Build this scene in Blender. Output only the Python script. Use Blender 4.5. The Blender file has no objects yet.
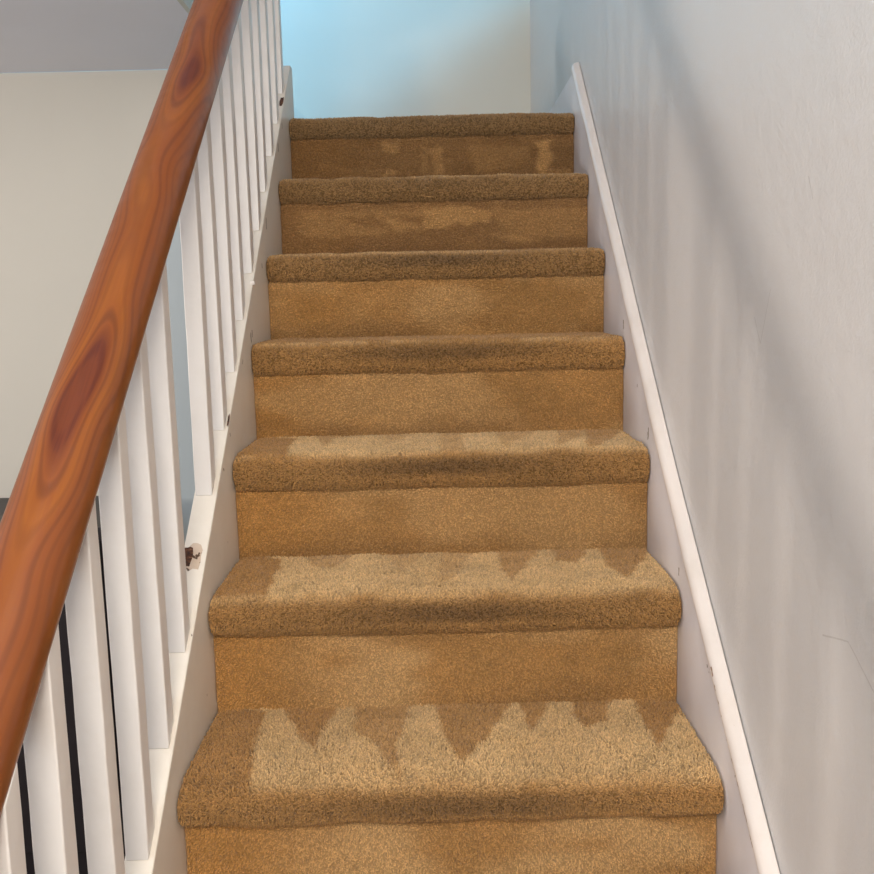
import bpy, bmesh, math, random
import numpy as np
from mathutils import Vector, Matrix

random.seed(4)
C = bpy.context.scene.collection
sc = bpy.context.scene

# ------------------------------------------------------------------ camera
PITCH, YAW, ROLL, FPX = 0.1424, 0.0014, -0.0227, 911.9085
cam_loc = Vector((0.3788, -1.4505, 0.6635))
f = Vector((math.sin(YAW) * math.cos(PITCH), math.cos(YAW) * math.cos(PITCH), -math.sin(PITCH)))
rt = f.cross(Vector((0, 0, 1))).normalized()
up = rt.cross(f)
R2 = rt * math.cos(ROLL) + up * math.sin(ROLL)
U2 = -rt * math.sin(ROLL) + up * math.cos(ROLL)
cd = bpy.data.cameras.new('camera')
cd.sensor_width = 36.0
cd.sensor_fit = 'HORIZONTAL'
cd.lens = 36.0 * FPX / 874.0
cd.clip_start = 0.02
cam = bpy.data.objects.new('camera', cd)
C.objects.link(cam)
M = Matrix.Identity(4)
for i in range(3):
    M[i][0], M[i][1], M[i][2], M[i][3] = R2[i], U2[i], -f[i], cam_loc[i]
cam.matrix_world = M
sc.camera = cam

# ------------------------------------------------------------------ world, lights, exposure
w = bpy.data.worlds.new('world')
sc.world = w
w.use_nodes = True
w.node_tree.nodes['Background'].inputs[0].default_value = (0.75, 0.85, 1.0, 1)
w.node_tree.nodes['Background'].inputs[1].default_value = 0.35


def area(name, loc, target, sx, sy, power, col):
    d = bpy.data.lights.new(name, 'AREA')
    d.shape = 'RECTANGLE'
    d.size, d.size_y = sx, sy
    d.energy = power
    d.color = col
    o = bpy.data.objects.new(name, d)
    C.objects.link(o)
    o.location = loc
    o.rotation_euler = (Vector(target) - Vector(loc)).to_track_quat('-Z', 'Y').to_euler()
    return o


# daylight from the left-hand room (small far window), warm
area('side_window_light', (-3.3, -0.45, 0.50), (0.8, -0.1, 0.75), 0.44, 0.44, 50, (1.0, 0.86, 0.74))
# daylight coming from the hall behind the camera
area('hall_light', (0.40, -2.5, 1.55), (0.40, 0.2, -0.1), 0.9, 0.9, 60, (1.0, 0.91, 0.80))
# general light of the left-hand room
area('room_light', (-1.9, -1.6, 1.42), (-1.6, 0.6, 0.2), 1.2, 1.2, 30, (0.68, 0.83, 1.0))
# cool daylight of the upstairs window
area('landing_window_light', (-1.2, 1.2, 3.2), (0.1, 2.5, 1.8), 0.13, 0.13, 78, (0.24, 0.66, 1.0))

vs = sc.view_settings
vs.view_transform = 'Standard'
vs.look = 'None'
vs.gamma = 1.0
vs.use_curve_mapping = False
vs.exposure = -0.07
sc.cycles.max_bounces = 10
sc.cycles.diffuse_bounces = 6

# ------------------------------------------------------------------ constants of the flight
RISE, GO, W = 0.2, 0.225, 0.7755
SL = RISE / GO
XW = 0.795          # right wall face
XS = XW - 0.0013    # back of the string board
HS = 0.27           # string edge above the pitch line through the tread/riser corners
LOW, TOP = -5, 6    # first and last tread


# ------------------------------------------------------------------ node helpers
class NT:
    def __init__(self, name):
        self.m = bpy.data.materials.new(name)
        self.m.use_nodes = True
        self.t = self.m.node_tree
        self.b = self.t.nodes['Principled BSDF']

    def n(self, typ, **kw):
        nd = self.t.nodes.new(typ)
        for k, v in kw.items():
            setattr(nd, k, v)
        return nd

    def put(self, sock, v):
        if hasattr(v, 'is_output'):
            self.t.links.new(v, sock)
        elif isinstance(v, (tuple, list)):
            if len(v) == 3 and len(sock.default_value) == 4:
                v = (*v, 1)
            sock.default_value = v
        else:
            sock.default_value = v

    def math(self, op, a, b=0.0, clamp=False):
        nd = self.n('ShaderNodeMath', operation=op)
        nd.use_clamp = clamp
        self.put(nd.inputs[0], a)
        self.put(nd.inputs[1], b)
        return nd.outputs[0]

    def coord(self):
        return self.n('ShaderNodeTexCoord').outputs['Object']

    def mapping(self, v, scale=(1, 1, 1), rot=(0, 0, 0), loc=(0, 0, 0)):
        nd = self.n('ShaderNodeMapping')
        self.put(nd.inputs[0], v)
        nd.inputs['Location'].default_value = loc
        nd.inputs['Rotation'].default_value = rot
        nd.inputs['Scale'].default_value = scale
        return nd.outputs[0]

    def noise(self, v, scale, detail=3.0, rough=0.5, dist=0.0):
        nd = self.n('ShaderNodeTexNoise')
        self.put(nd.inputs['Vector'], v)
        nd.inputs['Scale'].default_value = scale
        nd.inputs['Detail'].default_value = detail
        nd.inputs['Roughness'].default_value = rough
        nd.inputs['Distortion'].default_value = dist
        return nd.outputs['Fac']

    def ramp(self, v, stops, interp='LINEAR'):
        nd = self.n('ShaderNodeValToRGB')
        self.put(nd.inputs[0], v)
        r = nd.color_ramp
        r.interpolation = interp
        while len(r.elements) < len(stops):
            r.elements.new(0.5)
        for e, (p, c) in zip(r.elements, stops):
            e.position = p
            e.color = (*c, 1) if len(c) == 3 else c
        return nd.outputs[0]

    def mr(self, v, a, b, c=0.0, d=1.0):
        nd = self.n('ShaderNodeMapRange')
        self.put(nd.inputs[0], v)
        for k, x in zip((1, 2, 3, 4), (a, b, c, d)):
            nd.inputs[k].default_value = x
        return nd.outputs[0]

    def mix(self, fac, a, b, mode='MIX'):
        nd = self.n('ShaderNodeMix', data_type='RGBA', blend_type=mode)
        self.put(nd.inputs[0], fac)
        self.put(nd.inputs[6], a)
        self.put(nd.inputs[7], b)
        return nd.outputs[2]

    def bump(self, h, strength, dist, normal=None):
        nd = self.n('ShaderNodeBump')
        self.put(nd.inputs['Height'], h)
        nd.inputs['Strength'].default_value = strength
        nd.inputs['Distance'].default_value = dist
        if normal is not None:
            self.put(nd.inputs['Normal'], normal)
        return nd.outputs[0]

    def segments(self, v, segs):
        """mask of thin strokes: segs = [(A, B, halfwidth)] in object space"""
        out = None
        for A, B, hw in segs:
            A, B = Vector(A), Vector(B)
            d = B - A
            L = max(d.length, 1e-5)
            s = self.n('ShaderNodeVectorMath', operation='SUBTRACT')
            self.put(s.inputs[0], v)
            s.inputs[1].default_value = A
            dt = self.n('ShaderNodeVectorMath', operation='DOT_PRODUCT')
            self.put(dt.inputs[0], s.outputs[0])
            dt.inputs[1].default_value = d / (L * L)
            t = self.math('ADD', dt.outputs['Value'], 0.0, clamp=True)
            sc_ = self.n('ShaderNodeVectorMath', operation='SCALE')
            sc_.inputs[0].default_value = d
            self.put(sc_.inputs['Scale'], t)
            di = self.n('ShaderNodeVectorMath', operation='DISTANCE')
            self.put(di.inputs[0], s.outputs[0])
            self.put(di.inputs[1], sc_.outputs[0])
            m = self.mr(di.outputs['Value'], hw * 0.7, hw * 1.15, 1.0, 0.0)
            out = m if out is None else self.math('MAXIMUM', out, m)
        return out

    def base(self, c):
        self.put(self.b.inputs['Base Color'], c)

    def rough(self, r):
        self.put(self.b.inputs['Roughness'], r)

    def normal(self, x):
        self.t.links.new(x, self.b.inputs['Normal'])


def warp(nt, v, scale, amp):
    nd = nt.n('ShaderNodeTexNoise')
    nt.put(nd.inputs['Vector'], v)
    nd.inputs['Scale'].default_value = scale
    nd.inputs['Detail'].default_value = 4
    s = nt.n('ShaderNodeVectorMath', operation='SUBTRACT')
    nt.put(s.inputs[0], nd.outputs['Color'])
    s.inputs[1].default_value = (0.5, 0.5, 0.5)
    k = nt.n('ShaderNodeVectorMath', operation='SCALE')
    nt.put(k.inputs[0], s.outputs[0])
    k.inputs['Scale'].default_value = amp
    a = nt.n('ShaderNodeVectorMath', operation='ADD')
    nt.put(a.inputs[0], v)
    nt.put(a.inputs[1], k.outputs[0])
    return a.outputs[0]


def wall_mat(name, col, bump=0.12, rough=0.5, strokes=None, stroke_col=(0.3, 0.28, 0.26), spec=0.5):
    nt = NT(name)
    v = nt.coord()
    big = nt.noise(v, 1.6, 3)
    c = nt.mix(nt.mr(big, 0.35, 0.65, 0, 0.5), col, tuple(x * 0.93 for x in col))
    if strokes:
        m = nt.segments(warp(nt, v, 30, 0.004), strokes)
        c = nt.mix(nt.math('MULTIPLY', m, 0.35), c, stroke_col)
    nt.base(c)
    nt.rough(rough)
    nt.b.inputs['Specular IOR Level'].default_value = spec
    fine = nt.noise(v, 260, 2)
    mid = nt.noise(v, 28, 3)
    h = nt.math('ADD', nt.math('MULTIPLY', fine, 0.35), mid)
    nt.normal(nt.bump(h, bump, 0.004))
    return nt.m


def gloss_paint(name, col, chips, chip_rand=0.0, rough=0.32, dirt=0.3, chip_col=(0.10, 0.055, 0.03)):
    nt = NT(name)
    v = nt.coord()
    d = nt.noise(v, 14, 5, 0.65)
    c = nt.mix(nt.mr(d, 0.45, 0.8, 0, dirt), col, (col[0] * 0.72, col[1] * 0.66, col[2] * 0.56))
    m = None
    if chips:
        m = nt.segments(warp(nt, v, 90, 0.008), chips)
    if chip_rand:
        sp = nt.noise(v, 55, 2, 0.6)
        mm = nt.mr(sp, chip_rand, chip_rand + 0.012, 0, 1)
        m = mm if m is None else nt.math('MAXIMUM', m, mm)
    if m is not None:
        c = nt.mix(m, c, chip_col)
    nt.base(c)
    nt.rough(rough)
    h = nt.math('ADD', nt.noise(v, 60, 3), nt.math('MULTIPLY', nt.noise(v, 12, 2), 1.5))
    nb = nt.bump(h, 0.25, 0.002)
    if m is not None:
        nb = nt.bump(nt.math('SUBTRACT', 1.0, m), 0.6, 0.0015, nb)
    nt.normal(nb)
    return nt.m


# ------------------------------------------------------------------ mesh helpers
def mesh_obj(name, verts, faces, mat, parent=None, smooth=False):
    me = bpy.data.meshes.new(name)
    me.from_pydata([tuple(v) for v in verts], [], faces)
    me.update()
    bm = bmesh.new()
    bm.from_mesh(me)
    bmesh.ops.recalc_face_normals(bm, faces=bm.faces)
    bm.to_mesh(me)
    bm.free()
    me.materials.append(mat)
    if smooth:
        for p in me.polygons:
            p.use_smooth = True
    o = bpy.data.objects.new(name, me)
    C.objects.link(o)
    if parent:
        o.parent = parent
    return o


def box(name, lo, hi, mat, parent=None, bevel=0.0):
    x0, y0, z0 = lo
    x1, y1, z1 = hi
    v = [(x0, y0, z0), (x1, y0, z0), (x1, y1, z0), (x0, y1, z0), (x0, y0, z1), (x1, y0, z1), (x1, y1, z1), (x0, y1, z1)]
    fc = [(0, 3, 2, 1), (4, 5, 6, 7), (0, 1, 5, 4), (1, 2, 6, 5), (2, 3, 7, 6), (3, 0, 4, 7)]
    o = mesh_obj(name, v, fc, mat, parent)
    if bevel:
        bevel_obj(o, bevel)
    return o


def bevel_obj(o, width, seg=2):
    b = o.modifiers.new('bevel', 'BEVEL')
    b.width = width
    b.segments = seg
    b.limit_method = 'ANGLE'
    b.angle_limit = math.radians(35)
    w_ = o.modifiers.new('wn', 'WEIGHTED_NORMAL')
    for p in o.data.polygons:
        p.use_smooth = True


def prism_x(name, yz, x0, x1, mat, parent=None):
    """polygon in the y-z plane extruded along x"""
    n = len(yz)
    v = [(x0, y, z) for y, z in yz] + [(x1, y, z) for y, z in yz]
    fc = [tuple(range(n)), tuple(range(2 * n - 1, n - 1, -1))]
    fc += [(i, (i + 1) % n, n + (i + 1) % n, n + i) for i in range(n)]
    return mesh_obj(name, v, fc, mat, parent)


def prism_z(name, xy, z0, z1, mat, parent=None):
    n = len(xy)
    v = [(x, y, z0) for x, y in xy] + [(x, y, z1) for x, y in xy]
    fc = [tuple(range(n)), tuple(range(2 * n - 1, n - 1, -1))]
    fc += [(i, (i + 1) % n, n + (i + 1) % n, n + i) for i in range(n)]
    return mesh_obj(name, v, fc, mat, parent)


def structure(o):
    o['kind'] = 'structure'
    return o


def thing(name, label, cat, loc=(0, 0, 0)):
    o = bpy.data.objects.new(name, None)
    C.objects.link(o)
    o.location = loc
    o['label'] = label
    o['category'] = cat
    return o


# ------------------------------------------------------------------ materials
# pencil-like scuffs on the right wall (positions on the wall, metres)
def onwall(y, z):
    return (XW, y, z)


M_WALL_R = wall_mat('painted_wall_right', (0.69, 0.69, 0.69), bump=0.35, rough=0.38,
                    strokes=[(onwall(-0.262, 0.640), onwall(-0.285, 0.607), 0.0009),
                             (onwall(-0.285, 0.607), onwall(-0.315, 0.675), 0.0007),
                             (onwall(-0.420, 0.795), onwall(-0.433, 0.770), 0.0009),
                             (onwall(-0.50, 0.30), onwall(-0.56, 0.315), 0.0010),
                             (onwall(-0.56, 0.315), onwall(-0.62, 0.285), 0.0010)])
M_WALL_FAR = wall_mat('painted_wall_room', (0.66, 0.64, 0.58), bump=0.05, rough=0.6)
M_WALL_TOP = wall_mat('painted_wall_landing', (0.66, 0.66, 0.60), bump=0.08, rough=0.45)
M_WALL_BLUE = wall_mat('painted_wall_alcove', (0.50, 0.575, 0.62), bump=0.05, rough=0.5)
M_CEIL = wall_mat('ceiling_paint', (0.82, 0.85, 0.95), bump=0.1, rough=0.9)
M_FASCIA = wall_mat('fascia_paint', (0.62, 0.64, 0.60), bump=0.05, rough=0.6)
M_FLOOR = wall_mat('dark_floor', (0.12, 0.09, 0.07), bump=0.1, rough=0.6)

M_STRING_R = gloss_paint('gloss_white_string', (0.83, 0.83, 0.88), [
    ((W, -0.155, 0.125), (W, -0.157, 0.122), 0.0018), ((W, -0.165, 0.118), (W, -0.166, 0.117), 0.0015),
    ((W, 0.008, 0.215), (W, 0.008, 0.225), 0.0022), ((W, 0.232, 0.412), (W, 0.232, 0.428), 0.0028),
    ((W, 0.24, 0.409), (W, 0.24, 0.420), 0.0018), ((W, 0.462, 0.61), (W, 0.462, 0.625), 0.003),
    ((W, 0.33, 0.50), (W, 0.33, 0.502), 0.002), ((W, -0.29, 0.02), (W, -0.291, 0.022), 0.0016),
    ((W, 0.5, 0.70), (W, 0.5, 0.702), 0.002)], dirt=0.15)


def bow(y):
    return max(0.0, 0.12 - y) * 0.065      # the wall string bows up a little towards the foot


def slope_pt(y, h, x=W - 0.002):
    return (x, y, SL * y + h + bow(y))


M_TRIM = gloss_paint('gloss_white_moulding', (0.78, 0.73, 0.70), [
    (slope_pt(-0.20, 0.270), slope_pt(-0.235, 0.268), 0.0012), (slope_pt(-0.24, 0.262), slope_pt(-0.31, 0.264), 0.0012),
    (slope_pt(0.02, 0.262), slope_pt(0.05, 0.263), 0.0012), (slope_pt(-0.12, 0.262), slope_pt(-0.16, 0.263), 0.0013),
    ((W + 0.009, -0.222, SL * -0.222 + HS + .012 + bow(-0.222)), (W + 0.009, -0.230, SL * -0.230 + HS + .012 + bow(-0.230)), 0.0026),
    ((W + 0.008, -0.245, SL * -0.245 + HS + .012 + bow(-0.245)), (W + 0.007, -0.285, SL * -0.285 + HS + .012 + bow(-0.285)), 0.0009),
    ((W + 0.012, -0.16, SL * -0.16 + HS + .012 + bow(-0.16)), (W + 0.011, -0.18, SL * -0.18 + HS + .012 + bow(-0.18)), 0.0010),
    (slope_pt(-0.02, 0.264), slope_pt(-0.045, 0.265), 0.0013), (slope_pt(-0.18, 0.272), slope_pt(-0.19, 0.272), 0.0020),
    (slope_pt(-0.33, 0.266), slope_pt(-0.37, 0.266), 0.0012), (slope_pt(0.20, 0.262), slope_pt(0.24, 0.262), 0.0011), (slope_pt(0.14, 0.262), slope_pt(0.145, 0.262), 0.0024), (slope_pt(0.30, 0.262), slope_pt(0.302, 0.262), 0.002)],
    dirt=0.25, chip_col=(0.33, 0.22, 0.16))
M_STRING_L = gloss_paint('cream_gloss_string', (0.80, 0.75, 0.67), [
    ((0, 0.215, 0.44), (0, 0.218, 0.436), 0.0022), ((0, 0.455, 0.60), (0, 0.455, 0.615), 0.004),
    ((0, 0.47, 0.61), (0, 0.47, 0.62), 0.003), ((0, 0.70, 0.85), (0, 0.70, 0.87), 0.004),
    ((0, 0.92, 1.06), (0, 0.92, 1.075), 0.004), ((0, 0.62, 0.76), (0, 0.62, 0.765), 0.003),
    ((0, 0.15, 0.385), (0, 0.152, 0.383), 0.0025), ((0, 0.15, 0.25), (0, 0.15, 0.252), 0.0012),
    ((0, -0.05, 0.05), (0, -0.05, 0.052), 0.0012), ((0, 1.0, 1.13), (0, 1.0, 1.14), 0.003),
    ((0, 0.36, 0.56), (0, 0.362, 0.565), 0.002),
    ((-0.001, -0.108, 0.176), (-0.001, -0.110, 0.174), 0.002)], dirt=0.2)
M_BAL = gloss_paint('gloss_white_baluster', (0.78, 0.755, 0.735), None, chip_rand=0.0, dirt=0.15)


def wood_mat():
    nt = NT('varnished_pine')
    v = nt.coord()
    sx = nt.n('ShaderNodeSeparateXYZ')
    nt.put(sx.inputs[0], v)
    # flat-sawn figure: contour lines of a field that bulges along the middle of the visible face
    u = nt.math('DIVIDE', nt.math('SUBTRACT', sx.outputs[0], 0.008), 0.040)
    u = nt.math('ADD', u, nt.math('MULTIPLY', nt.math('SUBTRACT', nt.noise(nt.mapping(v, scale=(0, 3.0, 0)), 1.0, 1.0), 0.5), 1.0))
    fld = nt.math('ADD', nt.math('MULTIPLY', nt.math('MULTIPLY', u, u), 0.42),
                  nt.noise(nt.mapping(v, scale=(6, 3.4, 6), loc=(.7, 2.15, .3)), 1.0, 1.0, 0.4, 0.0))
    ring = nt.math('SINE', nt.math('MULTIPLY', fld, 75.0))
    ring = nt.mr(ring, -0.1, 0.95, 0, 1)
    fade = nt.mr(fld, 0.45, 0.80, 0.68, 0.25)
    c = nt.mix(nt.math('MULTIPLY', ring, fade), (0.235, 0.062, 0.008), (0.075, 0.012, 0.003))
    glow = nt.mr(nt.math('ABSOLUTE', nt.math('SUBTRACT', fld, 0.585)), 0.0, 0.09, 0.55, 0.0)
    c = nt.mix(glow, c, (0.35, 0.108, 0.009))
    dark = nt.mr(fld, 0.50, 0.455, 0, 0.72)
    c = nt.mix(dark, c, (0.10, 0.014, 0.004))
    gr = nt.noise(nt.mapping(v, scale=(260, 6, 260)), 1.0, 3, 0.6)
    c = nt.mix(nt.mr(gr, 0.45, 0.7, 0, 0.35), c, (0.22, 0.05, 0.010))
    nt.base(c)
    nt.rough(nt.mr(nt.noise(v, 40, 3), 0.3, 0.7, 0.34, 0.45))
    nt.b.inputs['Coat Weight'].default_value = 0.30
    nt.b.inputs['Coat Roughness'].default_value = 0.15
    nt.normal(nt.bump(gr, 0.12, 0.001))
    return nt.m


M_WOOD = wood_mat()


def carpet_mat(name):
    nt = NT(name)
    a = nt.n('ShaderNodeAttribute', attribute_name='pile')
    nt.base(a.outputs['Color'])
    nt.rough(0.95)
    nt.b.inputs['Specular IOR Level'].default_value = 0.1
    nt.b.inputs['Sheen Weight'].default_value = 0.15
    nt.b.inputs['Sheen Roughness'].default_value = 0.5
    return nt.m


M_UNDER = wall_mat('carpet_underlay', (0.20, 0.11, 0.045), bump=0.2, rough=1.0, spec=0.1)
M_CARPET = carpet_mat('beige_carpet_pile')

# ------------------------------------------------------------------ room shell
structure(box('wall_right', (XW, -3.6, -1.25), (XW + 0.12, 2.7, 3.4), M_WALL_R))
structure(box('wall_back', (-1.6, 2.4, 0.9), (XW, 2.52, 3.4), M_WALL_TOP))
structure(box('wall_far', (-3.7, 2.0, -1.25), (-0.17, 2.1, 1.53), M_WALL_FAR))
structure(box('wall_alcove', (-.60, 1.97, -1.25), (-.17, 2.0, 1.36), M_WALL_BLUE))
structure(box('wall_left', (-3.8, -3.6, -1.25), (-3.7, 2.1, 1.53), M_WALL_FAR))
structure(box('wall_front', (-3.7, -3.6, -1.25), (XW, -3.5, 2.3), M_WALL_FAR))
structure(box('floor', (-3.7, -3.5, -1.35), (XW, 2.0, -1.25), M_FLOOR))
structure(box('ceiling', (-3.7, -3.5, 1.531), (-0.32, 2.0, 1.80), M_CEIL))
structure(box('trim_1', (-0.32, -3.5, 1.531), (-0.305, 2.0, 1.80), M_FASCIA))
# unseen slab added to block the landing light; its angled edge shapes the shadow
structure(prism_z('ceiling_shadow_slab', [(-3.7, -3.5), (XW, -3.5), (XW, 2.16), (-0.43, 1.78), (-3.7, 0.77)],
                  2.30, 2.42, M_CEIL))
# sloped string of the flight that carries on up along the back wall
structure(mesh_obj('trim_2', [(-1.2, 2.375, 2.36), (-0.08, 2.375, 1.40), (-0.08, 2.375, 1.30), (-1.2, 2.375, 1.30),
                              (-1.2, 2.40, 2.36), (-0.08, 2.40, 1.40), (-0.08, 2.40, 1.30), (-1.2, 2.40, 1.30)],
                   [(0, 1, 2, 3), (7, 6, 5, 4), (0, 4, 5, 1), (1, 5, 6, 2), (2, 6, 7, 3), (3, 7, 4, 0)], M_FASCIA))


# ------------------------------------------------------------------ carpeted steps
DZ = {2: .003, 3: .006, 4: .012, 5: .013, 6: .022}
NOSE = {-1: .030, 0: .030, 1: .024, 2: .019, 3: .017}


def profile(i):
    """(y, z) polyline: riser bottom -> seam -> nose -> tread back; returns the two point lists"""
    y0, z = (i - 1) * GO, i * RISE - DZ.get(i, 0)
    zp = (i - 1) * RISE - DZ.get(i - 1, 0)
    zq = i * RISE - DZ.get(i, 0) * .4          # nose underside
    n = NOSE.get(i, .0155)
    riser = [(y0, zp - .012), (y0, zq - 0.073), (y0 + 0.010, zq - 0.064)]
    h = z - zq + .067
    nose = [(y0 + 0.006, zq - 0.071), (y0 - n * .25, zq - 0.068), (y0 - n * .85, z - h * .78), (y0 - n, z - h * .55),
            (y0 - n * .90, z - h * .32), (y0 - n * .5, z - h * .14), (y0 + 0.004, z - h * .045), (y0 + 0.024, z)]
    end = (i * GO + .012, z) if i < TOP else (2.398, z)
    return riser, nose + [end]


def resample(pts, step):
    p = np.array(pts, float)
    seg = np.hypot(*np.diff(p, axis=0).T)
    s = np.r_[0, np.cumsum(seg)]
    n = max(2, int(round(s[-1] / step)))
    t = np.linspace(0, s[-1], n + 1)
    return np.c_[np.interp(t, s, p[:, 0]), np.interp(t, s, p[:, 1])], t


def vnoise(x, y, seed):
    """smooth value noise"""
    xi, yi = np.floor(x).astype(np.int64), np.floor(y).astype(np.int64)
    fx, fy = x - xi, y - yi
    fx, fy = fx * fx * (3 - 2 * fx), fy * fy * (3 - 2 * fy)

    def h(a, b):
        k = (a * 374761393 + b * 668265263 + seed * 974634777) & 0xffffffff
        k = ((k ^ (k >> 13)) * 1274126177) & 0xffffffff
        return ((k ^ (k >> 16)) & 0xffff) / 65535.0
    return (h(xi, yi) * (1 - fx) + h(xi + 1, yi) * fx) * (1 - fy) + (h(xi, yi + 1) * (1 - fx) + h(xi + 1, yi + 1) * fx) * fy


def fbm(x, y, seed, o=3):
    t = 0
    for k in range(o):
        t = t + vnoise(x * 2 ** k, y * 2 ** k, seed + k) * 0.5 ** k
    return t / (2 - 0.5 ** (o - 1))


DARK = np.array([0.31, 0.165, 0.062])
MIDC = np.array([0.61, 0.340, 0.122])
LITE = np.array([0.80, 0.545, 0.27])
GREYB = np.array([0.27, 0.185, 0.100])


# brush marks, shading of the leaning pile put into the colour: dark pile polygons (x, y) on the treads, light patches (x, z) on the top risers
TREAD_MARKS = {
    0: [(1, [(-0.126, 0.050), (0.085, -0.005), (0.089, -0.114), (0.099, -0.221), (0.108, -0.283), (-0.026, -0.278)]), (1, [(0.110, 0.037), (0.118, -0.014), (0.180, -0.145), (0.200, -0.007), (0.196, 0.032)]), (0.75, [(0.230, 0.031), (0.239, -0.075), (0.285, -0.143), (0.311, -0.225), (0.311, -0.119), (0.327, -0.002), (0.326, 0.025)]), (0.9, [(0.366, 0.023), (0.366, -0.004), (0.384, -0.113), (0.407, -0.186), (0.454, -0.109), (0.488, -0.003), (0.490, 0.024)]), (0.9, [(0.512, 0.023), (0.509, -0.057), (0.519, -0.103), (0.543, -0.047), (0.556, 0.005), (0.558, 0.021)]), (0.9, [(0.598, 0.018), (0.593, -0.050), (0.609, -0.097), (0.640, -0.067), (0.666, -0.001), (0.669, 0.015)]), (1, [(0.702, 0.013), (0.700, -0.088), (0.704, -0.161), (0.783, -0.007), (0.789, 0.012)])],
    1: [(1, [(-0.202, 0.342), (0.088, 0.207), (0.091, 0.123), (0.097, -0.013), (0.098, -0.077), (-0.078, -0.065)]), (0.5, [(0.123, 0.275), (0.149, 0.156), (0.193, 0.146), (0.220, 0.217), (0.216, 0.267)]), (0.35, [(0.266, 0.263), (0.314, 0.111), (0.344, 0.213), (0.344, 0.256)]), (0.4, [(0.382, 0.267), (0.380, 0.047), (0.408, 0.074), (0.446, 0.233), (0.448, 0.261)]), (0.75, [(0.486, 0.258), (0.491, 0.097), (0.502, 0.043), (0.569, 0.222), (0.572, 0.250)]), (0.85, [(0.591, 0.264), (0.596, 0.158), (0.627, 0.136), (0.656, 0.222), (0.661, 0.257)]), (0.85, [(0.686, 0.255), (0.678, 0.113), (0.700, 0.039), (0.772, 0.211), (0.780, 0.247)])],
    2: [(1, [(-0.270, 0.604), (0.089, 0.420), (0.100, 0.189), (0.102, 0.045), (-0.106, 0.072)]), (0.6, [(0.107, 0.540), (0.162, 0.300), (0.171, 0.436), (0.161, 0.531)]), (0.3, [(0.245, 0.550), (0.284, 0.307), (0.321, 0.426), (0.318, 0.537)]), (0.5, [(0.389, 0.559), (0.386, 0.149), (0.432, 0.142), (0.433, 0.423), (0.437, 0.550)]), (0.45, [(0.505, 0.538), (0.509, 0.247), (0.576, 0.414), (0.587, 0.524)]), (0.55, [(0.639, 0.515), (0.607, 0.233), (0.682, 0.397), (0.700, 0.504)]), (0.8, [(0.700, 0.504), (0.660, 0.225), (0.689, 0.245), (0.765, 0.428), (0.781, 0.506)])],
}
RISER_MARKS = {
    6: [(0.6, [(0.239, 1.122), (0.297, 1.120), (0.291, 1.095), (0.243, 1.101)]), (0.8, [(0.251, 1.052), (0.278, 1.055), (0.294, 1.036), (0.256, 1.033)]), (0.6, [(0.359, 1.108), (0.417, 1.108), (0.418, 1.036), (0.391, 1.030), (0.388, 1.088)]), (0.45, [(0.359, 1.089), (0.370, 1.089), (0.369, 1.037), (0.356, 1.038)]), (0.35, [(0.495, 1.110), (0.650, 1.106), (0.649, 1.073), (0.591, 1.047), (0.498, 1.034)]), (1, [(0.667, 1.118), (0.717, 1.119), (0.712, 1.081), (0.702, 1.023), (0.670, 1.024), (0.678, 1.082)]), (0.3, [(0.116, 1.057), (0.241, 1.047), (0.241, 1.039), (0.115, 1.048)]), (0.4, [(0.668, 1.045), (0.770, 1.041), (0.770, 1.022), (0.668, 1.024)])],
    5: [(0.55, [(0.041, 0.921), (0.161, 0.919), (0.169, 0.892), (0.258, 0.875), (0.266, 0.860), (0.087, 0.852), (0.043, 0.860)]), (0.6, [(0.161, 0.919), (0.357, 0.919), (0.357, 0.906), (0.161, 0.905)]), (0.7, [(0.259, 0.903), (0.299, 0.898), (0.356, 0.875), (0.347, 0.867), (0.275, 0.864)]), (1, [(0.357, 0.921), (0.500, 0.918), (0.535, 0.909), (0.526, 0.884), (0.446, 0.876), (0.356, 0.866)]), (0.5, [(0.535, 0.915), (0.772, 0.912), (0.772, 0.835), (0.660, 0.838), (0.570, 0.857), (0.544, 0.884)]), (0.8, [(0.535, 0.858), (0.570, 0.855), (0.624, 0.843), (0.655, 0.838), (0.615, 0.830), (0.570, 0.840)])],
}


def poly_mask(px, py, poly, soft):
    """soft inside mask of a polygon"""
    P = np.array(poly)
    Q = np.roll(P, -1, 0)
    inside = np.zeros(len(px), bool)
    dist = np.full(len(px), 1e9)
    for (x0, y0), (x1, y1) in zip(P, Q):
        ex, ey = x1 - x0, y1 - y0
        t = np.clip(((px - x0) * ex + (py - y0) * ey) / max(ex * ex + ey * ey, 1e-12), 0, 1)
        dist = np.minimum(dist, np.hypot(px - x0 - t * ex, py - y0 - t * ey))
        if y1 != y0:
            c = ((y0 > py) != (y1 > py)) & (px < x0 + (py - y0) * ex / ey)
            inside ^= c
    d = np.where(inside, dist, -dist)
    return np.clip(.5 + d / (2 * soft), 0, 1)


def tri_marks(i, x, y):
    """1 = light brushed pile, 0 = dark pile"""
    if i not in TREAD_MARKS:
        return np.zeros_like(x)
    wx = x + (fbm(x * 45, y * 45, 40 + i) - .5) * .016
    wy = y + (fbm(x * 45, y * 45, 48 + i) - .5) * .016
    m = np.ones_like(x)
    for wgt, poly in TREAD_MARKS[i]:
        m = np.minimum(m, 1 - wgt * poly_mask(wx, wy, poly, .004))
    # every second stroke is a little paler
    return m * (.80 + .35 * fbm(x * 9, y * 3, 33 + i))


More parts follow.
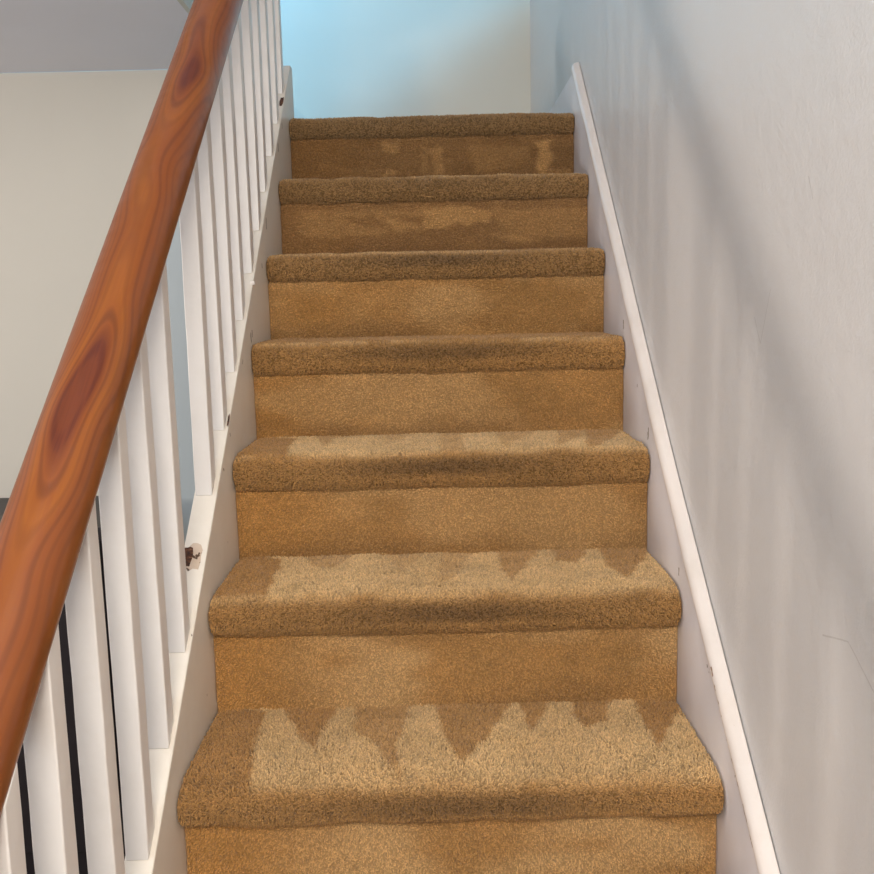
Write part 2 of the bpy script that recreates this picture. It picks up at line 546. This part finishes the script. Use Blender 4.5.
def riser_marks(i, x, z):
    m = np.zeros_like(x)
    wx = x + (fbm(x * 40, z * 40, 140 + i) - .5) * .03
    wz = z + (fbm(x * 40, z * 40, 148 + i) - .5) * .02
    for wgt, poly in RISER_MARKS.get(i, []):
        m = np.maximum(m, wgt * poly_mask(wx, wz, poly, .005))
    return m


def sstep(a, b, x):
    t = np.clip((x - a) / (b - a), 0, 1)
    return t * t * (3 - 2 * t)


def colour(i, x, s, S, part, rng):
    """pile colour at across-position x, arc position s (0..S)"""
    n1 = fbm(x * 7 + i * 3.1, s * 10, 11 + i, 4)
    n2 = fbm(x * 22, s * 30 + i, 71 + i, 3)
    col = MIDC[None, :] * (0.92 + 0.30 * (n1[:, None] - .5) + 0.25 * (n2[:, None] - .5))
    gold = (sstep(.28, .0, x) * .45)[:, None]              # yellowed along the left side
    col = col * (1 - gold) + np.array([.66, .33, .085]) * gold
    if part == 'riser':
        v = s / S
        lt = sstep(.35, .62, fbm(x * 5 + 9 * i, v * 1.6, 5 + i, 3))
        lt = lt * (0.80 if i <= 1 else 0.45 if i < 5 else 0.15) * (sstep(.05, .30, x) if i <= 2 else 1)
        col = col * (1 - lt[:, None]) + (MIDC * .25 + LITE * .75) * lt[:, None]
        # darker blotches low on the riser, with a lighter line against the tread
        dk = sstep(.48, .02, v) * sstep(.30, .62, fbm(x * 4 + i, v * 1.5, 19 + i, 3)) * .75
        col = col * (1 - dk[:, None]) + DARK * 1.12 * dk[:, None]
        ed = sstep(.12, .03, v) * (.5 if i in (3, 4, 2) else .1) * sstep(.3, .6, fbm(x * 6, v, 23 + i))
        col = col * (1 - ed[:, None]) + LITE * ed[:, None]
        if i >= 5:
            # brush patches of the top two risers
            p = riser_marks(i, x, (i - 1) * RISE - .012 + s) * .85
            base = np.array([.22, .118, .056]) * (1.0 if i == 6 else 1.3)
            col = col * .45 + base * .55  # top risers darkened in colour for the dimmer light there
            col = col * (1 - p[:, None]) + (MIDC * .80 + LITE * .26) * p[:, None]
    else:
        # arc 0..~0.085 is the nose, the rest the tread
        tv = np.clip((S - s) / max(S - .085, .01), 0, 1)      # 0 at back, 1 at nose
        m = tri_marks(i, x, i * GO + .012 - (S - s)) * (s > .072)
        nose = sstep(.0, .02, s) * sstep(.105, .075, s + (fbm(x * 12, s * 0, 55 + i) - .5) * .02)
        tread = 1 - nose
        tc = (DARK * .45 + MIDC * .55) * (0.95 + 0.2 * (n2[:, None] - .5))
        lc = LITE * (.86 + .32 * (n2[:, None] - .5))
        t = tc * (1 - m[:, None]) + lc * m[:, None]
        nc = MIDC * (.86 + .4 * (n1[:, None] - .5))
        wear = nose * np.exp(-((x - .40) / .21) ** 2) * sstep(.030, .050, s) * sstep(.085, .060, s) * (.35 + .65 * n1)
        col = t * tread[:, None] + nc * nose[:, None]
        wk = (wear * (1.0 if i < 5 else .5))[:, None]
        col = col * (1 - wk) + np.array([.14, .078, .036]) * wk
        if i >= 4:  # upper treads dulled in colour to stand for weaker light up the flight
            g = {4: .35, 5: .6, 6: .85}[i] * (.7 + .6 * (n1 - .5))
            col = col * (1 - g[:, None]) + GREYB * 1.15 * g[:, None]
        ll = (sstep(.02, .0, np.abs(s - .088)) * .45 * sstep(.4, .6, fbm(x * 10, s * 0 + i, 61)))[:, None]
        col = col * (1 - ll) + LITE * ll
    return col


def carpet(name, i, pts, part, parent, pile):
    P, t = resample(pts, 0.006)
    S = t[-1]
    # outward normals of the profile (towards the camera / up)
    T = np.gradient(P, axis=0)
    T /= np.linalg.norm(T, axis=1)[:, None]
    N = np.c_[-T[:, 1], T[:, 0]]
    ins = 0.004 if part == 'riser' else 0.004
    nx = int((W) / 0.012)
    xs = np.linspace(0.0005, W - 0.0005, nx + 1)
    V = []
    for a in range(len(P)):
        lump = (fbm(xs * 16, np.full_like(xs, t[a] * 22), 200 + i, 3) - .5) * 0.006
        if part == 'tread' and t[a] < .09 and i < TOP + 1:
            lump = lump * 1.5
        edge = np.minimum(xs, W - xs)
        rnd = -0.004 * np.exp(-edge / 0.010)                    # tucked-in selvedge
        off = -ins + lump + rnd
        V.append(np.c_[xs, P[a, 0] + N[a, 0] * off, P[a, 1] + N[a, 1] * off])
    V = np.array(V)                                             # (na, nx+1, 3)
    na = len(P)
    verts = V.reshape(-1, 3)
    idx = np.arange(na * (nx + 1)).reshape(na, nx + 1)
    quads = np.stack([idx[:-1, :-1], idx[:-1, 1:], idx[1:, 1:], idx[1:, :-1]], -1).reshape(-1, 4)
    rng = np.random.default_rng(100 * i + (7 if part == 'riser' else 0) + 1000)
    # closed back side so the carpet is a solid sheet
    back = V - np.stack([np.zeros_like(V[..., 0]), np.broadcast_to(N[:, None, 0], V.shape[:2]) * .006,
                         np.broadcast_to(N[:, None, 1], V.shape[:2]) * .006], -1)
    nb = len(verts)
    verts = np.vstack([verts, back.reshape(-1, 3)])
    bq = quads[:, ::-1] + nb
    ring = np.r_[idx[0, :], idx[1:, -1], idx[-1, -2::-1], idx[-2:0:-1, 0]]
    rq = np.stack([ring, np.roll(ring, -1), np.roll(ring, -1) + nb, ring + nb], -1)[:, ::-1]
    quads = np.vstack([quads, bq, rq])
    sv = np.repeat(t, nx + 1)
    xv = np.tile(xs, na)
    c0 = colour(i, xv, sv, S, part, rng) * (.72 if part == 'riser' else np.where(sv < .09, .48, .72)[:, None])  # sheet darkened in colour for the shade between tufts
    cv = np.vstack([c0, c0])

    # tufts: three-sided spikes standing on the sheet
    sp, ln = pile
    Smax = S if i < TOP else min(S, .34)
    cnt = int(W * Smax / (sp * sp))
    ux = rng.uniform(0.002, W - 0.002, cnt)
    us = rng.uniform(0.0, Smax, cnt)
    fi = us / S * (na - 1)
    ai = np.clip(fi.astype(int), 0, na - 2)
    fr = fi - ai
    gx = ux / (W) * nx
    xi = np.clip(gx.astype(int), 0, nx - 1)
    fx = np.clip(gx - xi, 0, 1)
    B = (V[ai, xi] * ((1 - fr) * (1 - fx))[:, None] + V[ai + 1, xi] * (fr * (1 - fx))[:, None]
         + V[ai, xi + 1] * ((1 - fr) * fx)[:, None] + V[ai + 1, xi + 1] * (fr * fx)[:, None])
    n2 = N[ai] * (1 - fr)[:, None] + N[ai + 1] * fr[:, None]
    n2 /= np.linalg.norm(n2, axis=1)[:, None]
    n3 = np.c_[np.zeros(cnt), n2]
    t3 = np.c_[np.zeros(cnt), T[ai]]
    x3 = np.tile([1.0, 0, 0], (cnt, 1))
    # lean: coherent direction field plus jitter
    lf = (fbm(ux * 30, us * 40, 300 + i, 2) - .5) * 2.4
    lg = (fbm(ux * 30, us * 40, 350 + i, 2) - .5) * 2.4
    jit = rng.normal(0, .38, (cnt, 2))
    if part == 'tread':
        jit *= np.where(us < .085, 1.5, 1.0)[:, None]
    lx = lf * .55 + jit[:, 0]
    lt = lg * .55 + jit[:, 1] - (.10 if part == 'riser' else .0)
    keep = np.minimum(ux, W - ux)
    lx = np.where(ux < .012, np.abs(lx) * .6, np.where(ux > W - .012, -np.abs(lx) * .6, lx))
    L = ln * rng.uniform(.75, 1.2, cnt)
    D = n3 + x3 * lx[:, None] + t3 * lt[:, None]
    D /= np.linalg.norm(D, axis=1)[:, None]
    tip = B + D * L[:, None]
    tip[:, 0] = np.clip(tip[:, 0], .0008, W - .0008)
    r = sp * .62
    th0 = rng.uniform(0, 2 * np.pi, cnt)
    TV = []
    for lev, rr in ((0.0, r), (0.82, r * .85)):
        for k in range(3):
            a = th0 + k * 2.0944 + lev
            p = B + D * (L * lev)[:, None] + x3 * (np.cos(a) * rr)[:, None] + t3 * (np.sin(a) * rr)[:, None]
            p[:, 0] = np.clip(p[:, 0], .0006, W - .0006)
            TV.append(p)
    TV.append(tip)
    TV = np.stack(TV, 1)                                        # cnt,7,3
    o0 = len(verts) + np.arange(cnt) * 7
    tris, qs = [], []
    for k in range(3):
        k2 = (k + 1) % 3
        qs.append(np.stack([o0 + k, o0 + k2, o0 + 3 + k2, o0 + 3 + k], -1))
        tris.append(np.stack([o0 + 3 + k, o0 + 3 + k2, o0 + 6], -1))
    qs = np.vstack(qs)
    tris = np.vstack(tris)
    tc = colour(i, ux, us, S, part, rng) * rng.uniform(.70, 1.22, cnt)[:, None]
    tcv = np.repeat(tc[:, None, :], 7, axis=1)
    tcv[:, :3] *= .72  # tuft roots darkened: shade down in the pile put into the colour
    verts = np.vstack([verts, TV.reshape(-1, 3)])
    cv = np.vstack([cv, tcv.reshape(-1, 3)])
    me = bpy.data.meshes.new(name)
    me.vertices.add(len(verts))
    me.vertices.foreach_set('co', verts.astype(np.float32).ravel())
    nq, ntri = len(quads) + len(qs), len(tris)
    loops = np.r_[quads.ravel(), qs.ravel(), tris.ravel()].astype(np.int32)
    me.loops.add(len(loops))
    me.loops.foreach_set('vertex_index', loops)
    me.polygons.add(nq + ntri)
    me.polygons.foreach_set('loop_start', np.r_[np.arange(nq) * 4, nq * 4 + np.arange(ntri) * 3].astype(np.int32))
    me.polygons.foreach_set('use_smooth', np.ones(nq + ntri, bool))
    me.update(calc_edges=True)
    at = me.color_attributes.new('pile', 'FLOAT_COLOR', 'POINT')
    at.data.foreach_set('color', np.c_[np.clip(cv, 0, 1), np.ones(len(cv))].astype(np.float32).ravel())
    me.materials.append(M_CARPET)
    o = bpy.data.objects.new(name, me)
    C.objects.link(o)
    o.parent = parent
    return o


stairs = thing('staircase', 'straight staircase with tan carpeted steps between white painted side boards', 'staircase', (0, 0, 0))
for i in range(-1, TOP + 1):
    rz, nz = profile(i)
    spc = {-1: .0024, 0: .0021, 1: .0022, 2: .0024, 3: .0026}.get(i, .0029)
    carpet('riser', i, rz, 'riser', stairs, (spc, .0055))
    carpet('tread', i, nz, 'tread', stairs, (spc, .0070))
# timber carcass under the carpet, one board per hidden lower step and one soffit
for i in range(-1, TOP + 1):
    y0, z0, z1 = (i - 1) * GO + .012, (i - 1) * RISE - .05, i * RISE - DZ.get(i, 0) - .016
    ye = i * GO + .014 if i < TOP else 1.5
    prism_x('step_board', [(y0, z0), (y0, z1), (ye, z1), (ye, z0)], 0.001, W - .001, M_UNDER, stairs)
for i in range(LOW, -1):
    rz, nz = profile(i)
    o = prism_x('lower_step', [((i - 1) * GO, (i - 1) * RISE), ((i - 1) * GO, i * RISE - .03), ((i - 1) * GO - .015, i * RISE - .03),
                               ((i - 1) * GO - .015, i * RISE), (i * GO, i * RISE), (i * GO, (i - 1) * RISE)],
                .001, W - .001, NT('plain_carpet').m, stairs)
    o.data.materials[0].node_tree.nodes['Principled BSDF'].inputs['Base Color'].default_value = (0.36, 0.21, 0.09, 1)
    o.data.materials[0].node_tree.nodes['Principled BSDF'].inputs['Roughness'].default_value = 1

YB, YT = LOW * GO - .3, 1.215


def sl(y, h):
    return (y, SL * y + h)


# right string: board with a moulding along its top edge; levels out into the landing skirting
zs = 1.297
ys = (zs - HS) / SL
prism_x('string_board', [sl(YB, -0.12), sl(YB, HS - .012 + bow(YB)), sl(.12, HS - .012), sl(ys, HS - .012), (2.398, zs - .012), (2.398, 1.17), sl(1.38, -.06)],
        W, XS, M_STRING_R, stairs)


def moulding():
    # cross-section (x, height above HS): rounded nose towards the stairs
    sec = [(XS, -.014), (W - .001, -.014), (W - .003, -.006), (W - .003, .000), (W - .001, .008), (W + .004, .014),
           (XW - .006, .018), (XS, .018)]
    path = [(y, SL * y + HS + bow(y)) for y in np.linspace(YB, ys, 40)]
    v, fc = [], []
    rr = random.Random(3)
    for (y, z) in path:
        j = rr.uniform(-.0007, .0007)
        for x, h in sec:
            v.append((x + (j if x < XW - .003 else 0), y, z + h))
    n = len(sec)
    for a in range(len(path) - 1):
        for k in range(n):
            k2 = (k + 1) % n
            fc.append((a * n + k, a * n + k2, (a + 1) * n + k2, (a + 1) * n + k))
    fc.append(tuple(range(n)))
    fc.append(tuple((len(path) - 1) * n + k for k in range(n)))
    o = mesh_obj('moulding', v, fc, M_TRIM, stairs, True)
    bevel_obj(o, .0015)
    return o


moulding()

# left string: closed string the balusters stand on
LX = -0.040
o = prism_x('string_board', [sl(YB, -0.14), sl(YB, HS), sl(1.195, HS), (1.225, SL * 1.195 + HS), (1.235, 1.17), sl(1.38, -.06)],
            LX, 0.0, M_STRING_L, stairs)
bevel_obj(o, .0025)
# panelling closing the side below the flight
prism_x('side_panel', [sl(YB + .1, -0.16), sl(1.36, -.07), (1.36, -1.25), (YB + .1, -1.25)], LX + .006, -.006, M_FASCIA, stairs)
box('landing_floor', (-.16, 1.24, 1.03), (0.0, 2.4, 1.162), M_FASCIA, stairs)
box('landing_floor', (0.0, 1.16, 1.03), (W, 2.4, 1.160), M_FASCIA, stairs)

# broken patch where one baluster is missing
M_HOLE = NT('splintered_wood')
vv = M_HOLE.coord()
M_HOLE.base(M_HOLE.ramp(M_HOLE.noise(M_HOLE.mapping(vv, scale=(1, 1, 3)), 120, 4), [(.35, (.02, .008, .005)), (.6, (.12, .045, .02)), (.75, (.35, .22, .12))]))
M_HOLE.rough(.9)
M_HOLE.normal(M_HOLE.bump(M_HOLE.noise(vv, 200, 3), .8, .003))


def patch(name, y0, y1, x0, x1, mat, seed, lift=.0012, n=14):
    rr = random.Random(seed)
    v, fc = [], []
    cx, cy = (x0 + x1) / 2, (y0 + y1) / 2
    for k in range(n):
        a = 2 * math.pi * k / n
        q = rr.uniform(.72, 1.08)
        ca, sa = math.cos(a), math.sin(a)
        m = max(abs(ca), abs(sa)) ** .7
        x, y = cx + (x1 - x0) / 2 * ca * q / m, cy + (y1 - y0) / 2 * sa * q / m
        v.append((x, y, SL * y + HS - .004))
        v.append((x, y, SL * y + HS + lift))
    fc = [tuple(range(1, 2 * n, 2)), tuple(range(2 * n - 2, -1, -2))]
    fc += [(2 * k, (2 * k + 2) % (2 * n), (2 * k + 3) % (2 * n), 2 * k + 1) for k in range(n)]
    o = mesh_obj(name, v, fc, mat, stairs)
    return o


M_BARE = gloss_paint('bare_scraped_wood', (.62, .50, .40), None, chip_rand=.56, rough=.8, dirt=.9)
patch('scraped_patch', -.022, .018, -.038, -.006, M_BARE, 3, .0008)
o = patch('broken_patch', -.020, .010, -.0395, -.022, M_HOLE.m, 5, .0016)
o['label'] = 'dark splintered hole where a baluster is missing'
o = patch('bare_patch', .206, .230, -.0040, -.0004, M_HOLE.m, 9)
o = patch('bare_patch', 1.035, 1.070, -.012, -.0015, M_HOLE.m, 12)


o = box('paint_flake', (-.006, .503, SL * .505 + HS - .002), (.004, .511, SL * .505 + HS + .006), M_TRIM, stairs, .001)
o['label'] = 'white flake of paint on the string edge'

# ------------------------------------------------------------------ balustrade
bal = thing('balustrade', 'stair balustrade with square white spindles under an orange varnished wooden handrail', 'balustrade', (0, 0, 0))
dr = Vector((.0348, 1, .9228)).normalized()
P0 = Vector((-.02, 0, .91))
xr = Vector((1, 0, 0))
xr = (xr - dr * xr.dot(dr)).normalized()
zr = xr.cross(dr)


def handrail():
    n, m = 40, 60
    L0, L1 = -1.65, 1.95
    v, fc = [], []
    for a in range(m + 1):
        t = L0 + (L1 - L0) * a / m
        for k in range(n):
            th = 2 * math.pi * k / n
            ct, st = math.cos(th), math.sin(th)
            e = 2 / 2.25
            x = .0405 * math.copysign(abs(ct) ** e, ct)
            z = .0395 * math.copysign(abs(st) ** e, st)
            v.append((x, t, z))
    for a in range(m):
        for k in range(n):
            fc.append((a * n + k, a * n + (k + 1) % n, (a + 1) * n + (k + 1) % n, (a + 1) * n + k))
    fc.append(tuple(range(n)))
    fc.append(tuple(m * n + k for k in range(n)))
    o = mesh_obj('handrail', v, fc, M_WOOD, bal, True)
    mw = Matrix.Identity(4)
    for r in range(3):
        mw[r][0], mw[r][1], mw[r][2], mw[r][3] = xr[r], dr[r], zr[r], P0[r]
    o.matrix_world = mw
    o['label'] = 'orange brown varnished pine handrail'


handrail()


def baluster(y, k):
    rr = random.Random(k * 7 + 1)
    x0, x1 = -.0375 + rr.uniform(-.001, .001), -.0065 + rr.uniform(-.001, .0015)
    d = .031
    dz = .0
    lean = rr.uniform(-.002, .002)
    lev = 12
    v, fc = [], []
    for a in range(lev + 1):
        u = a / lev
        for (x, yy) in ((x0, y), (x1, y), (x1, y + d), (x0, y + d)):
            zb = SL * yy + HS + .0004
            zt = .91 + .9228 * yy - .020
            j = rr.uniform(-.0003, .0003)
            v.append((x + j + lean * u, yy + j, zb + (zt - zb) * u))
    for a in range(lev):
        for q in range(4):
            q2 = (q + 1) % 4
            fc.append((a * 4 + q, a * 4 + q2, a * 4 + 4 + q2, a * 4 + 4 + q))
    fc += [(0, 1, 2, 3), tuple(lev * 4 + q for q in range(4))]
    o = mesh_obj('baluster', v, fc, M_BAL, bal)
    bevel_obj(o, .0022)
    return o


ys_b = [-.352 + .1102 * k for k in range(0, 14)]
ys_b = [-.588 - .118 * k for k in range(5, 0, -1)] + [-.600, -.468] + ys_b
for k, y in enumerate(ys_b):
    if k == 7 + 3:
        continue                       # this one is missing
    if y > 1.15:
        continue
    baluster(y, k)

# ------------------------------------------------------------------ left-hand room
M_BLACK = NT('black_gloss')
M_BLACK.base(M_BLACK.mix(M_BLACK.noise(M_BLACK.coord(), 20, 3), (.012, .009, .012), (.02, .016, .02)))
M_BLACK.rough(.45)
cab = thing('cabinet', 'black cabinet against the pale wall, glimpsed between the lower white spindles', 'cabinet', (-1.4, 1.7, -1.25))
box('body', (-.9, -.25, 0), (.70, .28, 1.225), M_BLACK.m, cab, .004)
box('door', (-.88, -.268, .1), (-.07, -.25, 1.23), M_BLACK.m, cab, .003)
box('door', (-.06, -.268, .1), (.68, -.25, 1.185), M_BLACK.m, cab, .003)
